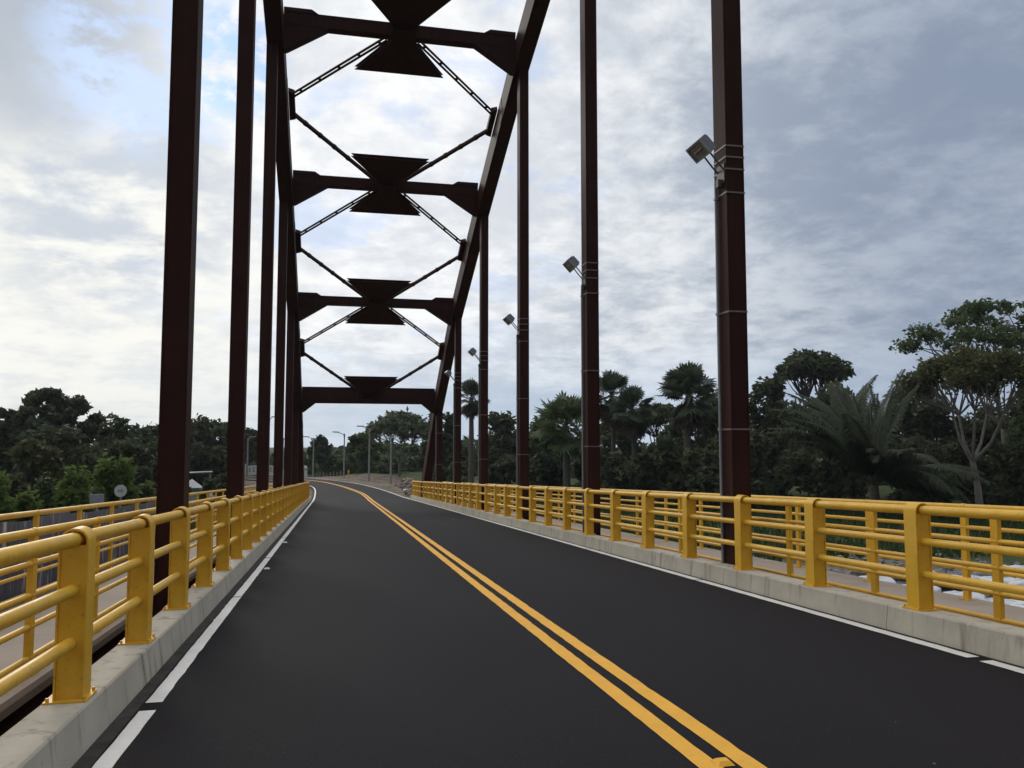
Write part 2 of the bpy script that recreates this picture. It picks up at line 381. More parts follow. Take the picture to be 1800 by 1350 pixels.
# ------------------------------------------------------------------ arch bridge steelwork
br=thing('arch_bridge','dark maroon steel arch with tall hangers and cross struts over the road','bridge')
YK=[11.3+7.1*k for k in range(6)]
INT=[(-2.9,19.2),(4.2,18.95),(11.3,18.0),(18.4,16.4),(25.5,14.1),(32.6,11.15),(39.7,7.93),(46.8,3.58),(52.6,-1.05),(54.6,-2.75)]
INT=[(-5.8-y,z) for y,z in reversed(INT[1:])]+INT
def izt(y): return float(np.interp(y,[p[0] for p in INT],[p[1] for p in INT]))
def rib(x0,x1):
    m=MB(); P=[Vector((0,y,z)) for y,z in INT]; D=.88; up=[]
    for i in range(len(P)):
        t=(P[min(i+1,len(P)-1)]-P[max(i-1,0)]).normalized(); n=Vector((0,-t.z,t.y))
        if n.z<0: n=-n
        up.append(P[i]+n*D)
    m2=[]
    for i in range(len(P)): m2.append([(x0,P[i].y,P[i].z),(x1,P[i].y,P[i].z),(x1,up[i].y,up[i].z),(x0,up[i].y,up[i].z)])
    vs=[p for q in m2 for p in q]; fs=[]
    for i in range(len(P)-1):
        for k in range(4): fs.append((4*i+k,4*i+(k+1)%4,4*i+4+(k+1)%4,4*i+4+k))
    fs+=[(3,2,1,0),tuple(4*(len(P)-1)+k for k in range(4))]
    m.add(vs,fs)
    # splice plates, 3 mm proud of the webs, between the panel points
    for i in range(len(P)-1):
        a=P[i].lerp(P[i+1],.28); b=P[i].lerp(P[i+1],.34); n=(up[i]-P[i]).normalized()
        for x,s in ((x0,-1),(x1,1)):
            q=[a+n*.04,b+n*.04,b+n*(D-.04),a+n*(D-.04)]; m.prism([(x,p.y,p.z) for p in q],(s*.012,0,0))
    return m.build('arch_rib',M_STEEL,br)
XL0,XL1,XR0,XR1=-2.2,-1.70,5.72,6.2
rib(XL0,XL1); rib(XR0,XR1)
def hanger(x0,x1,y,right):
    zb=zr(y)-.5; zt=izt(y)+.35; m=MB()
    # built-up section: two flange plates and side webs set in a little
    m.box(x0,x0+.022,y,y+.40,zb,zt); m.box(x1-.022,x1,y,y+.40,zb,zt)
    m.box(x0+.0225,x1-.0225,y+.008,y+.026,zb,zt); m.box(x0+.0225,x1-.0225,y+.374,y+.392,zb,zt)
    h=m.build('hanger',M_STEEL,br)
    s=MB(); z0=zr(y)-.2; s.box(x0-.012,x1+.012,y-.012,y+.412,zb+.01,z0+.12); s.build('base_sleeve',M_STEEL,h)
    if right:
        c=MB(); cx=x0-.032; cy=y+.30; c.tube([(cx,cy,zr(y)-.1),(cx,cy,zr(y)+6.15)],.022,10)
        for hz in (.9,2.27,4.07,5.9): c.box(cx-.026,x0-.0015,cy-.03,cy+.03,zr(y)+hz-.02,zr(y)+hz+.02)
        c.build('conduit',M_GREY,h,40)
        for hz in (2.27,4.07,5.93,6.30,6.49,6.67):
            zz=zr(y)+hz; b=MB(); t=.008; q=.013
            b.box(x0-t,x1+t,y-t,y-.001,zz-q,zz+q); b.box(x0-t,x1+t,y+.401,y+.4+t,zz-q,zz+q)
            b.box(x0-t,x0-.001,y-.001,y+.401,zz-q,zz+q); b.box(x1+.001,x1+t,y-.001,y+.401,zz-q,zz+q); b.build('strap',M_STRAP,h)
    return h
for y in YK:
    hanger(-2.2,-1.87,y-.02,False); hanger(5.88,6.18,y,True)
# tie girders below the hangers
for a,b in ((-2.75,-1.70),(5.89,6.80)):
    MB().sweep([(a,-1.1),(b,-1.1),(b,-.30),(a,-.30)],path).build('tie_girder',M_STEEL,br)
# struts
SZ={25.5:(14.95,.42,.37),32.6:(12.12,.44,.37),39.7:(8.56,.52,.38),46.8:(4.43,.60,.86)}
XM=2.03
for y,(zc,sl,dp) in SZ.items():
    big=dp>.8; y=y+.1
    m=MB(); w=.23 if big else .16; m.box(XL1,XR0,y-w,y+w,zc-dp/2,zc+dp/2)
    for e in (-1,1): m.box(XL1,XR0,y-w-.02,y+w+.02,zc+e*dp/2-(.0 if e>0 else .02),zc+e*dp/2+(.02 if e>0 else 0))
    if not big:
        for xa,xb in ((XL1,XL1+.85),(XR0-.85,XR0)):
            c=XL1+1.05 if xa==XL1 else XR0-1.05
            q=[(xa,zc+dp/2+.021),(xb,zc+dp/2+.021)]
            if xa==XL1: poly=[(XL1,y-w-.03,zc+dp/2+.022),(c,y-w-.03,zc+dp/2+.022),(XL1+.85,y-w-.03,zc+dp/2+.15),(XL1,y-w-.03,zc+dp/2+.15)]
            else: poly=[(c,y-w-.03,zc+dp/2+.022),(XR0,y-w-.03,zc+dp/2+.022),(XR0,y-w-.03,zc+dp/2+.15),(XR0-.85,y-w-.03,zc+dp/2+.15)]
            m.prism(poly,(0,2*w+.06,0))
    st=m.build('cross_strut',M_STEEL,br)
    kw,kh=(.74,.52) if big else (1.36,.80)
    for x,s in ((XL1,1),(XR0,-1)):
        k=MB(); zt=zc-dp/2-.022
        if s>0: pl=[(x,0,zt),(x,0,zt-kh),(x+.10,0,zt-kh),(x+kw,0,zt)]
        else: pl=[(x,0,zt),(x-kw,0,zt),(x-.10,0,zt-kh),(x,0,zt-kh)]
        k.prism([(a,y-.17,c) for a,_,c in pl],(0,.34,0)); k.build('knee_plate',M_STEEL,st)
    # hourglass gusset plates lying in the plane of the arch
    def P(x,s,off=0): return Vector((XM+x, y+s, zc - sl*s + off))
    nrm=Vector((0,sl,1)).normalized()
    for d in ((-1,) if big else (-1,1)):
        g=MB()
        poly=[P(-.34,d*.24),P(.34,d*.24),P(1.5,d*1.5),P(-1.5,d*1.5)]
        if big: poly=[P(-.36,-.25),P(.36,-.25),P(1.47,-1.52),P(-1.47,-1.52)]
        for o in (-.085,.055): g.prism([p+nrm*o for p in poly],nrm*.03)
        g.build('gusset_plate',M_STEEL,st)
    c=MB(); c.prism([P(-.38,-.30)-nrm*.29,P(.38,-.30)-nrm*.29,P(.38,.30)-nrm*.29,P(-.38,.30)-nrm*.29],nrm*.03); c.build('gusset_plate',M_STEEL,st)
# bracing between struts, with small gussets on the ribs at mid panel
ks=sorted(SZ)
for a,b in zip(ks[:-1],ks[1:]):
    (za,sa,da),(zb,sb,db)=SZ[a],SZ[b]; ym=(a+b)/2+.1; zm=(za+zb)/2+.17
    tn=Vector((0,b-a,zb-za)).normalized(); nrm=Vector((0,-tn.z,tn.y))
    for x,s in ((XL1,1),(XR0,-1)):
        g=MB(); c=Vector((x,ym,zm)); q=[c-tn*.70,c-tn*.62+Vector((s*.21,0,0)),c+tn*.62+Vector((s*.21,0,0)),c+tn*.70]
        g.prism([p-nrm*.09 for p in q],nrm*.18); g.build('rib_gusset',M_STEEL,br)
        # far-running brace from the nearer strut: a pair of bars with battens; near-running brace from the farther strut: one bar
        p0=Vector((XM-s*.55,a+.1+.30,za-sa*.30)); p1=c-tn*.42+Vector((s*.12,0,0)); d=(p1-p0).normalized(); v=d.cross(nrm).normalized()
        m=MB()
        for o in (-1,1): m.bar(p0+v*.062*o,p1+v*.062*o,.060,.05,nrm)
        for k in range(5):
            q=p0.lerp(p1,.06+.21*k); m.obox(q,d*.045,v*.05,nrm*.02)
        m.build('brace',M_STEEL,br)
        p0=Vector((XM-s*.55,b+.1-.30,zb+sb*.30)); p1=c+tn*.42+Vector((s*.12,0,0)); m=MB(); m.bar(p0,p1,.11,.12,nrm)
        for k in range(4):
            q=p0.lerp(p1,.35+.17*k); d=(p1-p0).normalized(); m.obox(q,d*.07,d.cross(nrm).normalized()*.068,nrm*.07)
        m.build('brace',M_STEEL,br)

# ------------------------------------------------------------------ floodlights on the right hangers
names=['grey floodlight strapped to the thickest, nearest right-hand hanger','grey floodlight on the second right-hand hanger from the camera','grey floodlight on the third right-hand hanger, left of a palm-free sky gap','small grey floodlight on the hanger in front of the tall thin palm','tiny grey floodlight seen against the sloping arch rib']
names[2]='grey floodlight on the third right-hand hanger from the camera'
n_=Vector((-.70,0,-.71)); u_=Vector((0,1,0)); w_=n_.cross(u_).normalized()
def lamp_meshes():
    h=MB(); c=Vector((0,0,0))
    h.obox(-n_*.075,u_*.24,w_*.135,n_*.055)
    h.obox(-n_*.15,u_*.17,w_*.09,n_*.022)
    for k in range(6): h.obox(-n_*.155+u_*(-.15+.06*k),u_*.006,w_*.11,n_*.045)
    f=MB()                                    # bezel
    for s in (-1,1):
        f.obox(-n_*.005+w_*.125*s,u_*.25,w_*.014,n_*.022); f.obox(-n_*.005+u_*.238*s,u_*.014,w_*.11,n_*.022)
    g=MB(); g.obox(-n_*.012,u_*.222,w_*.109,n_*.006); g.tube([u_*-.13-n_*.003,u_*.13-n_*.003],.018,8)
    a=MB()
    for s in (-1,1): a.tube([-n_*.09+u_*.10*s-w_*.05,Vector((.28,.10*s,-.20)),Vector((.375,.10*s,-.30))],.014,8)
    a.box(.366,.378,-.125,.125,-.50,-.20); a.box(.30,.366,-.05,.03,-.56,-.44)
    return h.mesh('housing',M_DGREY),f.mesh('bezel',M_GREY),g.mesh('glass',M_GLASS),a.mesh('bracket',M_BRKT)
LM=lamp_meshes()
for k,nm in enumerate(names):
    y=YK[k]; t=thing('floodlight',nm,'floodlight',(5.875-.378,y+.16,zr(y)+6.60),0,'floodlights on the right hangers')
    hs=link('housing',LM[0],t); hs.rotation_euler=(random.uniform(-.05,.05),random.uniform(-.08,.08),random.uniform(-.05,.05)); link('bezel',LM[1],hs); link('glass',LM[2],hs); link('bracket',LM[3],t)

# road studs
def stud(x,y,mat,label,group=None):
    m=MB(); z=.005
    m.add([(-.05,-.05,z),(.05,-.05,z),(.05,.05,z),(-.05,.05,z),(-.03,-.025,z+.02),(.03,-.025,z+.02),(.03,.025,z+.02),(-.03,.025,z+.02)],[(4,5,6,7),(0,1,5,4),(1,2,6,5),(2,3,7,6),(3,0,4,7)])
    o=m.build('road_stud',mat,None,None,(x,y,zr(y))); tag(o,label,'road stud',group)
stud(2.145,4.30,M_YLINE,'yellow road stud between the double yellow lines at the very front')
stud(-1.09,15.1,M_WLINE,'white road stud beside the left edge line, nearer of two','studs beside the left edge line'); stud(-1.10,21.0,M_WLINE,'white road stud beside the left edge line, farther of two','studs beside the left edge line')

# ------------------------------------------------------------------ sheet fence left
def sheet_fence():
    t=thing('sheet_fence','dark weathered corrugated sheet fence with pale streaks behind the left walkway','fence',(-4.12,0,0))
    y=-3.0; k=0; rnd=random.Random(5)
    while y<22.3:
        m=MB(); L=.86; n=34; vs=[];fs=[]; top=1.06+rnd.uniform(-.05,.03); dx=rnd.uniform(-.015,.015)
        for i in range(n+1):
            yy=y+L*i/n; x=.022*math.sin(i*2*math.pi/5.2)+dx
            vs+=[(x,yy,zr(yy)-.9),(x,yy,zr(yy)+top),(x-.004,yy,zr(yy)-.9),(x-.004,yy,zr(yy)+top)]
        for i in range(n):
            a=4*i; b=a+4; fs+=[(a,b,b+1,a+1),(b+2,a+2,a+3,b+3),(a+1,b+1,b+3,a+3)]
        m.add(vs,fs).build('sheet',M_SHEET,t,60); y+=L-.03; k+=1
    for i in range(10):
        yy=-2.6+2.7*i; MB().box(-.12,-.05,yy,yy+.07,zr(yy)-3.2,zr(yy)+.85).build('post',M_WOOD,t)
sheet_fence()

# ------------------------------------------------------------------ vegetation builders
def leaf_cloud(rng, clumps, n, size, flat=0.0, elong=1.9):
    """leaf quads spread through ellipsoidal clumps; returns verts, faces"""
    C=np.array([c[0] for c in clumps]); RR=np.array([c[1] for c in clumps]); vol=np.prod(RR,axis=1)**(2/3.); pick=rng.choice(len(clumps),n,p=vol/vol.sum())
    d=rng.normal(size=(n,3)); d/=np.linalg.norm(d,axis=1)[:,None]; r=rng.random(n)**.42; P=C[pick]+d*r[:,None]*RR[pick]*(1+.18*np.clip(rng.normal(size=(n,1)),-1.6,1.6))
    a=rng.normal(size=(n,3)); a[:,2]*=(1-flat); a/=np.linalg.norm(a,axis=1)[:,None]
    b=rng.normal(size=(n,3)); b-=a*(a*b).sum(1)[:,None]; b/=np.linalg.norm(b,axis=1)[:,None]
    s=size*(.6+.8*rng.random(n))[:,None]; a=a*s*elong*.5; b=b*s*.5
    V=np.stack([P-a,P+b*.9,P+a,P-b*.9],1).reshape(-1,3); Fc=np.arange(4*n).reshape(n,4); return V,Fc
def np_mesh(name,V,Fc,mat):
    me=bpy.data.meshes.new(name); n=len(Fc); me.vertices.add(len(V)); me.vertices.foreach_set('co',np.asarray(V,dtype=np.float32).ravel())
    me.loops.add(Fc.size); me.loops.foreach_set('vertex_index',np.asarray(Fc,dtype=np.int32).ravel()); me.polygons.add(n)
    k=Fc.shape[1]; me.polygons.foreach_set('loop_start',np.arange(0,n*k,k,dtype=np.int32)); me.polygons.foreach_set('loop_total',np.full(n,k,dtype=np.int32))
    me.update(calc_edges=True); me.materials.append(mat); return me
def gz(x,y): return float(ground_h(np.array([[x]]),np.array([[y]]))[0,0])
def tree(label, px, D, top, width, kind='round', mat=None, bark=None, seed=0, leaves=5000, size=.34, crown_base=.4, group='trees along the banks', name='tree', lean=0, gap=1.0):
    rng=np.random.default_rng(seed+17); x,y=place(px,D); z0=gz(x,y)-.1; H=zat(px,top,D)-z0; Rw=width*mpp(px,D)/2; mat=mat or L_DARK; bark=bark or M_BARK
    t=thing(name,label,'tree' if name!='bush' else 'bush',(x,y,z0),0,group)
    cz0=H*crown_base; ch=H-cz0; clumps=[]; tips=[]
    nc={'round':46,'umbrella':64,'dense':54,'open':64}[kind]
    for i in range(nc):
        a=rng.uniform(0,2*np.pi)
        if kind=='umbrella':
            rr=np.sqrt(rng.random())*.92; zz=cz0+ch*(.35+.55*(1-rr*rr)*rng.uniform(.75,1.0)); rad=(Rw*.17,Rw*.17,ch*.15)
        elif kind=='dense':
            u=rng.random(); rr=np.sqrt(rng.random())*(.95*np.sqrt(max(.05,1-(2*u-.9)**2*.75))); zz=cz0+ch*(.02+.90*u); rad=(Rw*.24,Rw*.24,ch*.13)
        elif kind=='open':
            u=rng.random(); rr=(.35+.6*rng.random())*np.sqrt(max(.05,1-(2*u-.8)**2*.7)); zz=cz0+ch*(.1+.86*u); rad=(Rw*.135,Rw*.135,ch*.085)
        else:
            u=rng.random(); rr=np.sqrt(rng.random())*.85*np.sqrt(max(.06,1-(2*u-.75)**2*.62)); zz=cz0+ch*(.08+.86*u); rad=(Rw*.21,Rw*.21,ch*.12)
        c=np.array([rr*Rw*np.cos(a)+lean*zz,rr*Rw*np.sin(a),zz]); k=rng.uniform(.7,1.25); clumps.append((c,tuple(q*k for q in rad))); tips.append(c)
    V,Fc=leaf_cloud(rng,clumps,int(leaves),size,.3); me=np_mesh('crown',V,Fc,mat); link('crown',me,t)
    m=MB(); tr=max(.10,H*.018); fork=cz0*(.62 if kind!='umbrella' else .55); sway=rng.normal(size=2)*.02*H
    trunk=[(0,0,-.3),(sway[0]*.3,sway[1]*.3,fork*.5),(sway[0],sway[1],fork)]; m.tube(trunk,[tr*1.35,tr*1.05,tr*.85],8)
    nl=5; order=np.argsort([math.atan2(c[1],c[0]) for c in tips]); base=Vector(trunk[-1])
    for g in np.array_split(order,nl):
        cen=np.mean([tips[i] for i in g],axis=0); mid=Vector((cen[0]*.55,cen[1]*.55,fork+(cen[2]-fork)*.55))
        m.tube([base-Vector((0,0,.1)),base.lerp(mid,.5)+Vector((cen[0]*.05,cen[1]*.05,-.03*H)),mid],[tr*.62,tr*.46,tr*.34],6)
        for i in g[:11]:
            e=Vector(tips[i]); q=mid.lerp(e,.5)+Vector(rng.normal(size=3)*.03*H); m.tube([mid,q,e],[tr*.30,tr*.2,tr*.08],5,False)
    m.build('trunk',bark,t,60); return t
def bush(label,px,D,top,width,mat,seed,leaves=2600,size=.22,zb=None,group='bushes below the left walkway',depth=1.0,name='bush'):
    rng=np.random.default_rng(seed); x,y=place(px,D); z0=gz(x,y)-.1 if zb is None else zb; H=zat(px,top,D)-z0; Rw=width*mpp(px,D)/2
    t=thing(name,label,'bush',(x,y,z0),0,group); cl=[]
    for i in range(16):
        a=rng.uniform(0,6.28); u=rng.random(); rr=np.sqrt(rng.random())*.85*np.sqrt(max(.1,1-(1.7*u-.6)**2*.7)); k=rng.uniform(.75,1.25)
        cl.append((np.array([rr*Rw*np.cos(a),rr*Rw*np.sin(a)*depth,H*(.1+.78*u)]),(Rw*.3*k,Rw*.3*k,H*.15*k)))
    V,Fc=leaf_cloud(rng,cl,leaves,size,.2); link('foliage',np_mesh('foliage',V,Fc,mat),t)
    m=MB()
    for i in range(6):
        e=Vector(cl[i][0]); m.tube([(0,0,-.2),(e.x*.3,e.y*.3,e.z*.5),e],[.07,.05,.02],5,False)
    m.build('stem',M_BARK,t,60); return t
def fan_palm(label,px,D,top,width,seed,skirt=True,mat=None,trunk_r=.2,group='palms on the right bank',nf=34):
    rng=np.random.default_rng(seed); x,y=place(px,D); z0=gz(x,y)-.1; R0=width*mpp(px,D)/2; H=zat(px,top,D)-z0-R0*.85
    t=thing('fan_palm',label,'palm tree',(x,y,z0),0,group)
    b=rng.normal(size=2)*.015*H; pts=[(b[0]*math.sin(k/8*3),b[1]*k/8,H*k/8) for k in range(9)]; tp=Vector(pts[-1])
    m=MB(); m.tube(pts,[trunk_r*(1.25-.3*k/8)*(1+.05*(k%2)) for k in range(9)],9); m.build('trunk',M_MBARK,t,60)
    def fans(n,e0,e1,L,mt,name):
        V=[];Fs=[]
        for i in range(n):
            az=2*np.pi*i*.381966+rng.normal()*.25; el=R(e0+(e1-e0)*rng.random()**.85); l=L*rng.uniform(.72,1.05)
            d=np.array([np.cos(az)*np.cos(el),np.sin(az)*np.cos(el),np.sin(el)]); s=np.array([-np.sin(az),np.cos(az),0]); u=np.cross(s,d)
            tw=rng.normal()*.5; s,u=s*np.cos(tw)+u*np.sin(tw),u*np.cos(tw)-s*np.sin(tw)
            hub=np.array(tp)+d*l*.60+np.array([0,0,-.06*l*(1-np.sin(el))]); w=.018*l
            o=len(V); V+=[np.array(tp)-s*w,np.array(tp)+s*w,hub+s*w,hub-s*w]; Fs.append((o,o+1,o+2,o+3))
            k=19
            for j in range(k):
                a=R(-150+300*j/(k-1)); r=l*.42*(1-.10*abs(a)/2.6)*rng.uniform(.78,1.1)
                dr=d*np.cos(a)+s*np.sin(a); tip=hub+dr*r+np.array([0,0,-.14*r*rng.uniform(.3,1.4)]); mid=hub+dr*r*.62+u*.03*r; q=np.cross(dr,u)*r*.085
                o=len(V); V+=[hub,mid-q,tip,mid+q]; Fs.append((o,o+1,o+2,o+3))
        link(name,np_mesh(name,np.array(V),np.array(Fs),mt),t)
    fans(int(nf*1.7),-68,88,R0*1.05,mat or L_PALM,'crown')
    if skirt: fans(22,-86,-50,R0*1.05,L_DRY,'dry_skirt')
    return t
def feather_palm(label,px,D,trunk_h,L,seed,n=22,mat=None,emax=82):
    rng=np.random.default_rng(seed); x,y=place(px,D); z0=gz(x,y)-.1
    t=thing('feather_palm',label,'palm tree',(x,y,z0),0,'palms on the right bank')
    m=MB(); m.tube([(0,0,-.2),(.05,0,trunk_h*.5),(0,.05,trunk_h)],[.42,.36,.34],10); m.build('trunk',M_MBARK,t,60)
    V=[];Fs=[];st=MB()
    for i in range(n):
        az=2*np.pi*i*.381966+rng.normal()*.3; el=R(8+(emax-8)*((i*0.618)%1)**.8); l=L*rng.uniform(.82,1.1)*(.8+.2*math.sin(el)); P=[]; p=np.array([0,0,trunk_h]); e=el; K=14
        droop=R(rng.uniform(80,120))*(1-.58*math.sin(el))*(1 if i%5 else .6)
        for k in range(K+1):
            P.append(p.copy()); e2=e-droop*(k/K)**1.5
            p=p+np.array([np.cos(az)*np.cos(e2),np.sin(az)*np.cos(e2),np.sin(e2)])*l/K
        st.tube([tuple(q) for q in P],[.06*(1-k/K*.85) for k in range(K+1)],5,False)
        sdir=np.array([-np.sin(az),np.cos(az),0]); nl=92
        for j in range(nl):
            f=.16+.84*j/(nl-1); k=min(int(f*K),K-1); q=P[k]+(P[k+1]-P[k])*(f*K-k); tg=P[k+1]-P[k]; tg=tg/np.linalg.norm(tg); ll=l*.135*math.sin(math.pi*min(.93,f*.82+.14))*rng.uniform(.8,1.1)
            for s in (-1,1):
                dr=sdir*s*.8+tg*.45; dr=dr/np.linalg.norm(dr); tip=q+dr*ll+np.array([0,0,-.75*ll*rng.uniform(.3,1.3)]); mid=q+dr*ll*.5; w=tg*.06
                o=len(V); V+=[q,mid-w,tip,mid+w]; Fs.append((o,o+1,o+2,o+3))
    st.build('frond_stem',M_FSTEM,t,60); link('fronds',np_mesh('fronds',np.array(V),np.array(Fs),mat or L_FROND),t); return t

#VEG
# ------------------------------------------------------------------ right bank, from the road outwards
tree('pale green flat-topped tree standing above the road bend',703,112,720,118,'umbrella',L_PALE,M_PBARK,1,4200,.36,.35)
tree('small dark tree behind the second street lamp of the bend',640,128,762,70,'round',L_MID,seed=2,leaves=2500,size=.42)
tree('low rounded tree at the far end of the bend, right of the rib',566,140,768,46,'round',L_DARK,seed=3,leaves=1800,size=.45)
tree('dark rounded tree just outside the foot of the right arch rib',778,104,722,84,'dense',L_DARK,seed=4,leaves=4600,size=.40,crown_base=.15)
tree('broad dark tree right of the tall thin palm',884,104,731,110,'dense',L_DARK,seed=5,leaves=5200,size=.40,crown_base=.12)
tree('dark bushy tree behind the third right hanger',946,110,748,80,'dense',L_DARK,seed=6,leaves=4200,size=.42,crown_base=.1)
fan_palm('tall thin palm with pale trunk and brown skirt beside the far hangers',829,84,668,72,11,True,None,.24,nf=26)
fan_palm('low bushy palm with broad green crown left of the second right hanger',996,80,694,128,12,False,L_MID,.3,nf=44)
fan_palm('leaning fan palm touching the second right hanger',1072,88,655,96,13,True,None,.22)
fan_palm('dark fan palm with hanging dead leaves between the two nearest right hangers',1112,84,680,92,14,True,None,.22)
fan_palm('biggest fan palm with bushy crown and brown skirt, near the nearest right hanger',1210,80,643,118,15,True,None,.28,nf=48)
tree('small flat-topped tree left of the biggest fan palm, over a small sky gap',1156,100,710,118,'umbrella',L_DARK,M_BARK,16,4200,.32,.62)
tree('rounded green tree filling in under the two slim fan palms',1088,94,720,110,'dense',L_DARK,seed=131,leaves=5200,size=.34,crown_base=.05)
tree('green tree merging with the low bushy palm on its left side',958,90,738,100,'dense',L_MID,seed=132,leaves=4600,size=.34,crown_base=.05)
tree('green tree under the biggest fan palm, left of its trunk',1180,90,748,90,'round',L_DARK,seed=133,leaves=3800,size=.34,crown_base=.1)
tree('dark tree right of the biggest fan palm',1252,88,694,100,'dense',L_DARK,seed=134,leaves=5200,size=.34,crown_base=.05)
tree('dark tree right behind the nearest right hanger',1275,98,694,110,'dense',L_DARK,seed=18,leaves=5600,size=.40,crown_base=.1)
tree('dark dense tree between the nearest hanger and the umbrella tree',1352,100,664,110,'round',L_DARK,seed=19,leaves=6000,size=.38,crown_base=.2)
tree('dark umbrella-shaped tree rising over the palms',1432,104,612,128,'umbrella',L_DARK,M_BARK,20,4200,.40,.66)
tree('broad dense tree under the umbrella-shaped tree',1450,92,676,170,'dense',L_DARK,seed=21,leaves=8000,size=.38,crown_base=.05)
feather_palm('huge feather palm with arching fronds above the right railing',1532,66,2.4,9.2,22,46)
feather_palm('dark feather palm with upright fronds behind the huge one',1492,80,5.2,7.8,23,28)
tree('dark dense tree right of the huge feather palm',1624,96,676,150,'dense',L_DARK,seed=24,leaves=7000,size=.38,crown_base=.05)
tree('olive umbrella tree with pale forked trunk above the right railing',1716,72,606,250,'umbrella',L_OLIVE,M_PBARK,25,9800,.21,.56)
tree('tallest tree of the right bank with wide dark broken crown',1768,88,532,335,'open',L_MID,M_PBARK,26,9500,.25,.60)
tree('dark dense tree behind the pale forked trunk',1760,98,716,190,'dense',L_DARK,seed=27,leaves=8000,size=.40,crown_base=.02)
tree('dark tree at the right end of the bank',1850,84,640,150,'dense',L_MID,seed=28,leaves=6000,size=.38,crown_base=.05)
RB='bushes along the right bank'
for i,(px,D,top,w,mt,lb) in enumerate([(1085,72,790,110,L_DARK,'dark bush under the leaning fan palm'),(1165,74,768,120,L_DARK,'dark bush right of the second right hanger'),(1245,70,775,110,L_DARK,'dark bush beside the nearest right hanger'),
    (1350,72,760,130,L_DARK,'big dark bush right of the nearest right hanger'),(1440,74,770,140,L_DARK,'big dark bush left of the huge feather palm'),(1610,76,772,130,L_DARK,'big dark bush right of the huge feather palm'),(1690,80,780,120,L_DARK,'dark bush left of the pale forked trunk'),(1800,76,775,120,L_DARK,'dark bush right of the pale forked trunk'),
    (960,84,800,80,L_DARK,'dark bush left of the low bushy palm'),(1040,80,795,70,L_DARK,'dark bush right of the low bushy palm'),(890,92,800,90,L_DARK,'dark bush behind the far right railing'),(800,98,805,80,L_MID,'green bush behind the end of the right railing')]):
    bush(lb,px,D,top,w,mt,40+i,4200,.32,None,RB)
# ------------------------------------------------------------------ left bank
tree('big round dark tree with light showing through its crown',86,88,684,176,'open',L_DARK,M_BARK,60,9000,.34,.50)
tree('dark tree at the left edge, lower than the big round one',-6,92,730,110,'dense',L_DARK,seed=61,leaves=5200,size=.38,crown_base=.1)
tree('dark wide tree right of the big round tree',212,94,738,140,'dense',L_DARK,seed=62,leaves=6200,size=.38,crown_base=.08)
tree('small dark tree beside the nearest left hanger',272,98,750,70,'round',L_DARK,seed=63,leaves=3000,size=.38,crown_base=.2)
tree('dark spreading tree between the two nearest left hangers',366,100,735,120,'dense',L_DARK,seed=64,leaves=5400,size=.38,crown_base=.12)
tree('small dark tree right of the second left hanger',436,118,755,64,'round',L_DARK,seed=65,leaves=2600,size=.42,crown_base=.3)
tree('dark tree filling the gap below the big round tree',110,80,752,190,'dense',L_DARK,seed=66,leaves=8000,size=.34,crown_base=.02)
tree('brownish tree below the big round tree at the left',62,62,776,110,'round',L_OLIVE,seed=67,leaves=4200,size=.26,crown_base=.1)
tree('dark low tree behind the round sign',250,78,775,150,'dense',L_DARK,seed=68,leaves=6500,size=.34,crown_base=.02)
bush('bright green bush at the far left edge above the sheet fence',18,40,832,110,L_BRIGHT,80,3600,.17)
bush('bright green bush second from the left edge',92,43,842,90,L_MID,81,3000,.17)
bush('feathery bright green bush left of the tallest bush',134,41,812,80,L_BRIGHT,82,3200,.16)
bush('tallest bright green bush behind the round sign',214,46,802,112,L_BRIGHT,83,4600,.17)
bush('green bush touching the nearest left hanger',268,48,846,70,L_MID,84,2200,.17)
bush('dark green bush right of the white-roofed kiosk',384,64,830,64,L_DARK,85,2600,.24)
bush('dark green bush left of the white-roofed kiosk',318,66,842,50,L_DARK,86,2000,.24)
bush('low green bush behind the grey square sign',165,44,862,80,L_MID,87,2400,.16)
# far woods and undergrowth: masses nobody could count
def woods(name,label,spans,seed,mat,size,n,kind='wood'):
    rng=np.random.default_rng(seed); cl=[]
    for (p0,p1,D,t0,t1) in spans:
        k=int(abs(p1-p0)/16)+1
        for i in range(k):
            f=(i+rng.random())/k; px=p0+(p1-p0)*f; d=D*rng.uniform(.93,1.1); x,y=place(px,d); z0=gz(x,y); zt=zat(px,t0+(t1-t0)*f+rng.uniform(-3,10),d)
            for j in range(5): cl.append((np.array([x+rng.normal()*.8,y+rng.normal()*.8,z0+(zt-z0)*(.06+.2*j)]),(1.5*D/130,1.5*D/130,(zt-z0)*.14)))
    V,Fc=leaf_cloud(rng,cl,n,size,.3); o=link(name,np_mesh(name,V,Fc,mat)); tag(o,label,kind,None,'stuff'); return o
woods('far_woods','distant dark woods closing the view behind the road bend',[(480,780,165,790,772),(540,700,150,800,790),(780,1000,150,765,772),(380,520,160,782,790)],90,L_MID,.62,16000)
woods('bank_woods','dark mass of woods behind the trees of the right bank',[(960,1320,128,782,778),(1300,2000,130,745,720),(2000,4200,130,720,600)],91,L_DARK,.60,34000)
woods('bank_woods','dark mass of woods behind the trees of the left bank',[(-260,440,128,762,778),(-2600,-260,128,700,762)],92,L_DARK,.60,36000)
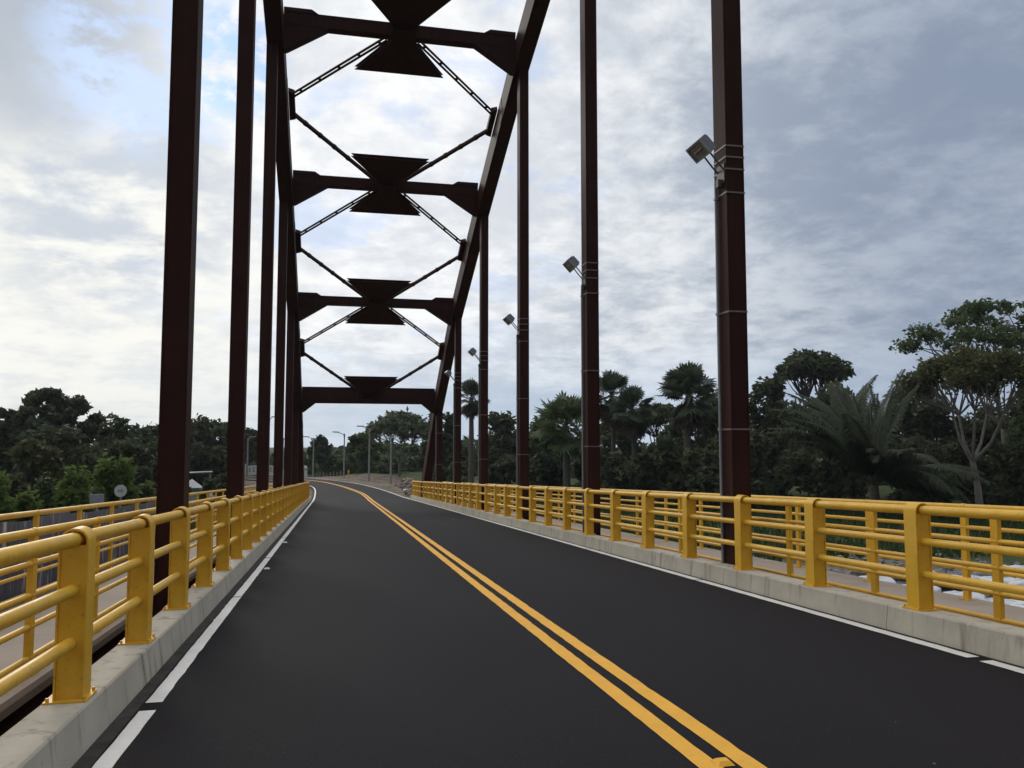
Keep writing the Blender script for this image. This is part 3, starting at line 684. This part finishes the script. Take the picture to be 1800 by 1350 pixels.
# grass on the banks
def grass(label,spots,seed,n,h):
    rng=np.random.default_rng(seed); P=[]
    for (x0,x1,y0,y1,w) in spots: P.append(np.stack([rng.uniform(x0,x1,int(n*w)),rng.uniform(y0,y1,int(n*w))],1))
    P=np.concatenate(P); z=ground_h(P[:,:1],P[:,1:])[:,0]; m=len(P); a=rng.uniform(0,6.28,m); hh=h*(.5+rng.random(m)); w=.05+.05*rng.random(m)
    b=np.stack([P[:,0],P[:,1],z-.03],1); s=np.stack([np.cos(a)*w,np.sin(a)*w,0*a],1); tip=b+np.stack([rng.normal(size=m)*.12,rng.normal(size=m)*.12,hh],1)
    V=np.stack([b-s,b+s,tip],1).reshape(-1,3); Fc=np.arange(3*m).reshape(m,3); o=link('grass',np_mesh('grass',V,Fc,L_GRASS)); tag(o,label,'grass',None,'stuff')
grass('rough green grass on the right bank beyond the walkway',[(9,45,34,80,.65),(8,30,60,98,.35)],95,42000,.38)
grass('rough green grass on the left bank beside the walkway',[(-34,-5,18,62,1.0)],96,22000,.40)

# ------------------------------------------------------------------ white sandbags and rubble on the right bank
def sack_mesh(seed):
    rng=np.random.default_rng(seed); V=[];Fs=[]; n,m=10,16
    for i in range(n+1):
        th=-math.pi/2+math.pi*i/n
        for j in range(m):
            ph=2*math.pi*j/m; sg=lambda v,e: math.copysign(abs(v)**e,v)
            V.append((.72*sg(math.cos(th),.7)*sg(math.cos(ph),.55)+rng.normal()*.015,.46*sg(math.cos(th),.7)*sg(math.sin(ph),.55)+rng.normal()*.015,.21*sg(math.sin(th),.8)+.03*math.sin(ph*3+seed)+rng.normal()*.01))
    for i in range(n):
        for j in range(m): Fs.append((i*m+j,i*m+(j+1)%m,(i+1)*m+(j+1)%m,(i+1)*m+j))
    return MB().add(V,Fs).mesh('sandbag',M_SACK,60)
SK=[sack_mesh(i) for i in range(4)]
rs=random.Random(8); q=0
for (px,py,lay) in [(1490,1035,0),(1530,1030,0),(1570,1042,0),(1612,1046,0),(1640,1060,0),(1680,1056,0),(1715,1066,0),(1760,1070,0),(1800,1078,0),(1840,1070,0),(1650,1036,1),(1700,1040,1),(1745,1042,1),(1790,1046,1),(1735,1026,2),(1785,1028,2),(1830,1034,2),(1560,1020,0),(1610,1024,0),(1860,1050,1)]:
    d=(5.25)/math.tan(math.atan((py-675)/F)-PITCH); x,y=place(px,d*1.02/math.cos(math.atan((px-900)/F)))
    o=link('sandbag',SK[q%4],None,(x,y,gz(x,y)+.17+.1*lay),rs.uniform(-.5,.5)); o.rotation_euler[0]=rs.uniform(-.12,.12); q+=1
    tag(o,'white sandbag in the heap beyond the right walkway railing','sandbag','white sandbags on the right bank')
def rock_geo(m,c,r,rng):
    V=[];n=5;k=7;o=len(m.v)
    for i in range(n+1):
        th=-math.pi/2+math.pi*i/n
        for j in range(k):
            ph=2*math.pi*j/k+i*.3; q=r*rng.uniform(.75,1.15); m.v.append((c[0]+q*math.cos(th)*math.cos(ph),c[1]+q*math.cos(th)*math.sin(ph),c[2]+q*.75*math.sin(th)))
    for i in range(n):
        for j in range(k): m.f.append((o+i*k+j,o+i*k+(j+1)%k,o+(i+1)*k+(j+1)%k,o+(i+1)*k+j))
def rubble(label,spots,seed,mat,name='rubble'):
    rng=np.random.default_rng(seed); m=MB()
    for (x0,x1,y0,y1,n,r0,r1) in spots:
        for i in range(n):
            x,y,r=rng.uniform(x0,x1),rng.uniform(y0,y1),rng.uniform(r0,r1); rock_geo(m,(x,y,gz(x,y)+r*.25),r,rng)
    o=m.build(name,mat); tag(o,label,'rubble',None,'stuff')
rubble('broken pinkish rocks and soil at the end of the right railing',[(6.2,9.5,66,84,90,.15,.5),(6.9,8.9,72,82,22,.5,.95)],7,M_ROCK)
rubble('grey stones scattered on the bank behind the sandbags',[(15,30,24,38,260,.06,.24)],9,simple('grey_stone',(.26,.255,.25),.95,.5,1.5))
for (x,y,lb) in ((6.3,70.2,'white sack lying in front of the pinkish rocks, nearer the road'),(7.3,73.5,'white sack lying among the pinkish rocks')):
    o=link('white_sack',SK[1],None,(x,y,gz(x,y)+.22),.4); o.scale=(.5,.5,.55); tag(o,lb,'sack')

# ------------------------------------------------------------------ street lamps
def lamp_post_meshes(H,arm):
    p=MB().tube([(0,0,-.3),(0,0,H*.5),(0,0,H)],[.115,.095,.07],10).mesh('pole',M_POLE,60)
    a=MB().tube([(0,0,H-.25),(-arm*.4,-.1,H-.02),(-arm,-.15,H+.12)],.045,8); a.tube([(0,0,H-.5),(0,0,H-.1)],.10,8)
    h=MB(); h.prism([(-arm+.1,-.27,H+.10),(-arm-.75,-.24,H+.13),(-arm-.75,-.06,H+.13),(-arm+.1,-.03,H+.10)],(0,0,.13))
    return p,a.mesh('arm',M_GREY,60),h.mesh('lamp_head',M_GREY)
LP=[(688,90,768,'grey concrete street lamp nearest the rocks, right of the road bend','r'),(650,97,752,'tallest-looking grey street lamp of the bend, in front of the pale tree','r'),(606,107,762,'grey street lamp in the middle of the bend','r'),(552,118,770,'grey street lamp farthest round the bend, beside the left rib','r'),
    (437,112,770,'grey street lamp right of the second left hanger','l'),(474,112,735,'tall grey street lamp beside the third left hanger','l'),(499,116,770,'grey street lamp between the far left hangers','l'),(272,90,806,'short grey street lamp left of the nearest left hanger','l')]
for px,D,top,lb,sd in LP:
    x,y=place(px,D); z0=gz(x,y); H=zat(px,top,D)-z0; ms=lamp_post_meshes(H,.75 if sd=='r' else .35)
    t=thing('street_lamp',lb,'street lamp',(x,y,z0),0 if sd=='r' else 2.6,'street lamps beyond the bridge')
    link('pole',ms[0],t); ar=link('arm',ms[1],t); link('lamp_head',ms[2],ar)

# ------------------------------------------------------------------ signs and small buildings at the left
x,y=place(217,36); z0=gz(x,y); zc=zat(217,863,36)
t=thing('round_sign','round white traffic sign on a thin pole among the bright bushes','traffic sign',(x,y,z0),-.18)
MB().tube([(0,.03,-.2),(0,.03,zc-z0+.2)],.04,8).build('pole',M_GREY,t,60)
d=MB().tube([(0,-.03,zc-z0),(0,0,zc-z0)],.24,28).build('disc',M_WHITE,t,40)
MB().box(-.11,.11,-.036,-.0305,zc-z0-.05,zc-z0+.06).build('symbol',simple('faded_grey',(.34,.35,.36),.7,.2,4),d)
x,y=place(176,35); z0=gz(x,y); zc=zat(176,878,35)
t=thing('square_sign','blank grey square sign board left of the round sign','sign',(x,y,z0),-.2)
MB().box(-.27,.27,-.015,.015,zc-z0-.22,zc-z0+.2).build('board',M_GREY,t); MB().box(-.03,.03,.016,.07,-.2,zc-z0+.2).build('post',M_GREY,t)
# kiosk
x,y=place(341,70); z0=gz(x,y); ze=zat(341,856,70)-z0; za=zat(341,842,70)-z0
t=thing('kiosk','small teal kiosk with a white pyramid roof between the nearest left hangers','kiosk',(x,y,z0),.3)
w=MB(); w.box(-.55,.55,-.55,-.49,0,ze); w.box(-.55,.55,.49,.55,0,ze); w.box(-.55,-.49,-.49,.49,0,ze); w.box(.49,.55,-.49,.49,0,ze); w.build('wall',M_TEAL,t)
MB().add([(-.8,-.8,ze-.05),(.8,-.8,ze-.05),(.8,.8,ze-.05),(-.8,.8,ze-.05),(0,0,za)],[(0,1,4),(1,2,4),(2,3,4),(3,0,4),(3,2,1,0)]).build('roof',M_WHITE,t)
MB().box(-.3,.3,-.58,-.5505,.15,ze-.4).build('door',simple('kiosk_door',(.35,.38,.37),.6),t)
# shelter
x,y=place(352,88); z0=gz(x,y); zt=zat(352,831,88)-z0
t=thing('shelter','open shelter with a flat grey roof behind the white-roofed kiosk','shelter',(x,y,z0),.2)
MB().prism([(-1.3,-1,zt-.05),(1.3,-1,zt+.03),(1.3,1,zt+.03),(-1.3,1,zt-.05)],(0,0,.10)).build('roof',M_ROOF,t)
for sx in (-1,1):
    for sy in (-.8,.8): MB().tube([(sx*1.1,sy,-.1),(sx*1.1,sy,zt-.04)],.05,8).build('post',M_GREY,t)
# white balustrade left of the road
t=thing('white_balustrade','low white balustrade behind the sandy shoulder, left of the road','balustrade',(0,0,0))
pa=[place(432,112),place(470,116),place(500,121),place(526,126)]
pts=[]
for a,b in zip(pa[:-1],pa[1:]):
    for k in range(6): pts.append((a[0]+(b[0]-a[0])*k/6,a[1]+(b[1]-a[1])*k/6))
pts.append(pa[-1])
r1=MB();r2=MB()
for (a,b) in zip(pts[:-1],pts[1:]):
    za,zb_=gz(*a),gz(*b); r1.bar((a[0],a[1],za+1.25),(b[0],b[1],zb_+1.25),.25,.25); r2.bar((a[0],a[1],za+.2),(b[0],b[1],zb_+.2),.3,.6)
r1.build('top_rail',M_WHITE,t); r2.build('plinth',M_WHITE,t)
for i,(a,b) in enumerate(pts):
    z=gz(a,b); MB().tube([(a,b,z+.5),(a,b,z+.8),(a,b,z+1.13)],[.13,.18,.12],8).build('baluster',M_WHITE,t)
for k in (0,6,12,18):
    a,b=pts[k]; z=gz(a,b); MB().box(a-.22,a+.22,b-.22,b+.22,z-.1,z+1.62).build('pier',M_WHITE,t)
# white marker post at the left road edge
x,y=place(538,106); z0=gz(x,y)
t=thing('marker_post','stout white marker post at the road edge beside the left arch rib','marker post',(x,y,z0))
MB().tube([(0,0,-.1),(0,0,1.35),(0,0,1.5)],[.30,.28,.16],12).build('post',M_WHITE,t,50); MB().tube([(0,0,.95),(0,0,1.15)],.31,12).build('band',M_GREY,t,50)
# wooden stake fence on the outside of the bend
t=thing('stake_fence','pale wooden stake fence on the outside of the road bend','fence',(0,0,0))
fp=[place(558+i*6.0,122-i*.35) for i in range(9)]
for i,(a,b) in enumerate(fp):
    z=gz(a,b); MB().tube([(a,b,z-.2),(a+.03,b,z+1.35+.1*(i%3))],.075,6).build('stake',M_WOOD,t)
m=MB()
for a,b in zip(fp[:-1],fp[1:]):
    for hz in (.5,1.05): m.bar((a[0],a[1],gz(*a)+hz),(b[0],b[1],gz(*b)+hz),.03,.03)
m.build('wire',M_GREY,t)
t=thing('marker_stake','short yellow marker stake right of the road bend','stake',(*place(614,103),gz(*place(614,103))))
MB().tube([(0,0,-.1),(0,0,1.0)],[.07,.06],8).build('stake',M_YEL,t,50); MB().box(-.12,.12,-.012,.012,.72,1.02).build('plate',M_YEL,t)

# ------------------------------------------------------------------ sky
def sky():
    w=bpy.data.worlds.new('World'); scn.world=w; w.use_nodes=True; nt=w.node_tree; bg=nt.nodes['Background']
    s=nd(nt,'ShaderNodeTexSky'); s.sky_type='NISHITA'; s.sun_disc=False; s.sun_elevation=R(24); s.sun_rotation=R(-16); s.air_density=1.2; s.dust_density=1.0
    tc=nd(nt,'ShaderNodeTexCoord'); sep=nd(nt,'ShaderNodeSeparateXYZ'); nt.links.new(tc.outputs['Generated'],sep.inputs[0])
    def mt(op,a,b=None,c=None,clamp=False):
        q=nd(nt,'ShaderNodeMath',operation=op); q.use_clamp=clamp
        for i,x in enumerate((a,b,c)):
            if x is None: continue
            if hasattr(x,'is_output'): nt.links.new(x,q.inputs[i])
            else: q.inputs[i].default_value=x
        return q.outputs[0]
    def sm(x,a,b):
        q=nd(nt,'ShaderNodeMapRange'); q.interpolation_type='SMOOTHSTEP'; q.inputs[1].default_value=a; q.inputs[2].default_value=b; nt.links.new(x,q.inputs[0]); return q.outputs[0]
    z=mt('MAXIMUM',sep.outputs[2],0.0); den=mt('ADD',z,.24)
    cx=mt('DIVIDE',sep.outputs[0],den); cy=mt('DIVIDE',sep.outputs[1],den)
    comb=nd(nt,'ShaderNodeCombineXYZ'); nt.links.new(cx,comb.inputs[0]); nt.links.new(cy,comb.inputs[1]); V=comb.outputs[0]
    n1=noise(nt,1.15,8,.56,V,dist=.15); n2=noise(nt,4.2,9,.62,V,dist=.2); n3=noise(nt,2.9,9,.60,V,dist=.2); n4=noise(nt,11.0,8,.64,V,dist=.15)
    # how far the view is turned towards the veiled sun
    ln=mt('SQRT',mt('ADD',mt('MULTIPLY',sep.outputs[0],sep.outputs[0]),mt('MULTIPLY',sep.outputs[1],sep.outputs[1])))
    def towards(a): return mt('DIVIDE',mt('ADD',mt('MULTIPLY',sep.outputs[0],math.sin(R(a))),mt('MULTIPLY',sep.outputs[1],math.cos(R(a)))),mt('MAXIMUM',ln,.001))
    def near(a,e,c0,c1):
        dv=[math.sin(R(a))*math.cos(R(e)),math.cos(R(a))*math.cos(R(e)),math.sin(R(e))]
        return sm(mt('ADD',mt('ADD',mt('MULTIPLY',sep.outputs[0],dv[0]),mt('MULTIPLY',sep.outputs[1],dv[1])),mt('MULTIPLY',sep.outputs[2],dv[2])),c0,c1)
    g=sm(towards(-16),.50,.975)
    zen=sm(sep.outputs[2],.50,.85)
    g=mt('MAXIMUM',g,mt('MULTIPLY',zen,.9)); back=sm(sep.outputs[1],.25,-.45); side=mt('MULTIPLY',near(-88,26,.45,.97),.85); g=mt('MAXIMUM',g,side)
    dark=mixc(nt,g,(.225,.275,.365),(.43,.475,.54)); light=mixc(nt,g,(.435,.49,.57),(.87,.87,.855))
    cf=sm(mt('ADD',mt('ADD',mt('MULTIPLY',n1,.42),mt('MULTIPLY',n2,.36)),mt('MULTIPLY',n4,.22)),.415,.59)
    cloud=mixc(nt,cf,dark,light)
    cloud=mixc(nt,mt('MULTIPLY',zen,.75),cloud,(1.25,1.25,1.24)); cloud=mixc(nt,mt('MULTIPLY',side,.5),cloud,(1.1,1.08,1.02))
    # warm glow low in the west of the picture, a brighter veil higher up
    up=mt('MULTIPLY',near(-1,21,.90,.99),.45); cloud=mixc(nt,up,cloud,(.82,.83,.85))
    # pale blue-grey band near the horizon
    hz=mt('SUBTRACT',1.0,sm(sep.outputs[2],.02,.15))
    cloud=mixc(nt,mt('MULTIPLY',hz,mt('SUBTRACT',.76,mt('MULTIPLY',sm(towards(-26),.95,.995),.42))),cloud,mixc(nt,sm(towards(-22),.86,.995),(.41,.51,.64),(.58,.65,.72)))
    cloud=mixc(nt,mt('MULTIPLY',back,.60),cloud,(.10,.12,.16))
    gl=mt('MULTIPLY',near(-18,9,.945,.996),mt('ADD',mt('MULTIPLY',cf,.5),.52),clamp=True)
    cloud=mixc(nt,gl,cloud,(.83,.825,.77))
    # a grey bank at the top left and a grey band half way up the left side
    cloud=mixc(nt,mt('MULTIPLY',near(-20,25.5,.984,.999),.75),cloud,(.34,.385,.455))
    bandm=mt('MULTIPLY',mt('MULTIPLY',near(-14,15.5,.986,.998),sm(n2,.62,.40)),.75); cloud=mixc(nt,bandm,cloud,(.46,.51,.585))
    cloud=mixc(nt,mt('MULTIPLY',near(50,16,.90,.99),.45),cloud,(.19,.235,.32))
    # gaps of blue sky, up towards the sun side
    wisp=sm(mt('ADD',mt('MULTIPLY',n3,.5),mt('MULTIPLY',n4,.5)),.56,.44)
    gapA=mt('MULTIPLY',mt('MULTIPLY',near(-12.5,24.6,.9915,.9985),wisp),.62)
    gapB=mt('MULTIPLY',near(-7.6,24.6,.9972,.9994),sm(n4,.62,.42))
    gap2=mt('MULTIPLY',mt('MULTIPLY',near(2,22,.93,.99),sm(n3,.47,.39)),.32)
    gap=mt('MAXIMUM',mt('MAXIMUM',gapA,gapB),gap2)
    sk=mixc(nt,1.0,s.outputs[0],(.75,.95,1.25),'MULTIPLY')
    ten=mixc(nt,1.0,cloud,(10,10,10),'MULTIPLY')
    nt.links.new(mixc(nt,gap,ten,mixc(nt,.80,sk,(2.6,4.3,7.9))),bg.inputs[0]); bg.inputs[1].default_value=.1
sky()
su=bpy.data.lights.new('sun','SUN'); su.energy=.6; su.angle=R(14); su.color=(1,.95,.86); so=bpy.data.objects.new('sun',su); COL.objects.link(so)
az,el=R(-16),R(24); sd=Vector((math.sin(az)*math.cos(el),math.cos(az)*math.cos(el),math.sin(el))); so.rotation_euler=sd.to_track_quat('Z','Y').to_euler()

# ------------------------------------------------------------------ air
hz=MB().box(-890,890,-290,1490,-9,60).build('haze',None); hz['kind']='stuff'; hz['category']='haze'; hz['label']='thin pale humid haze filling the air over the river valley'
hm=bpy.data.materials.new('haze'); hm.use_nodes=True; hn=hm.node_tree; hn.nodes.remove(hn.nodes['Principled BSDF'])
pv=hn.nodes.new('ShaderNodeVolumePrincipled'); pv.inputs['Color'].default_value=(.80,.86,.95,1); pv.inputs['Density'].default_value=.00018; pv.inputs['Anisotropy'].default_value=.3
hn.links.new(pv.outputs[0],hn.nodes['Material Output'].inputs['Volume']); hz.data.materials.append(hm)
# ------------------------------------------------------------------ camera
cam=bpy.data.cameras.new('camera'); co=bpy.data.objects.new('camera',cam); COL.objects.link(co)
cam.sensor_width=36; cam.lens=F/1800*36; cam.clip_start=.05; cam.clip_end=4000
co.location=(0,0,HE); co.rotation_euler=(math.pi/2+PITCH,0,-YAW); scn.camera=co
vs=scn.view_settings; vs.view_transform='Standard'; vs.look='None'; vs.exposure=.30; vs.gamma=1
scn.cycles.use_denoising=True; scn.cycles.max_bounces=10; scn.cycles.diffuse_bounces=5; scn.cycles.transmission_bounces=6; scn.cycles.volume_bounces=0
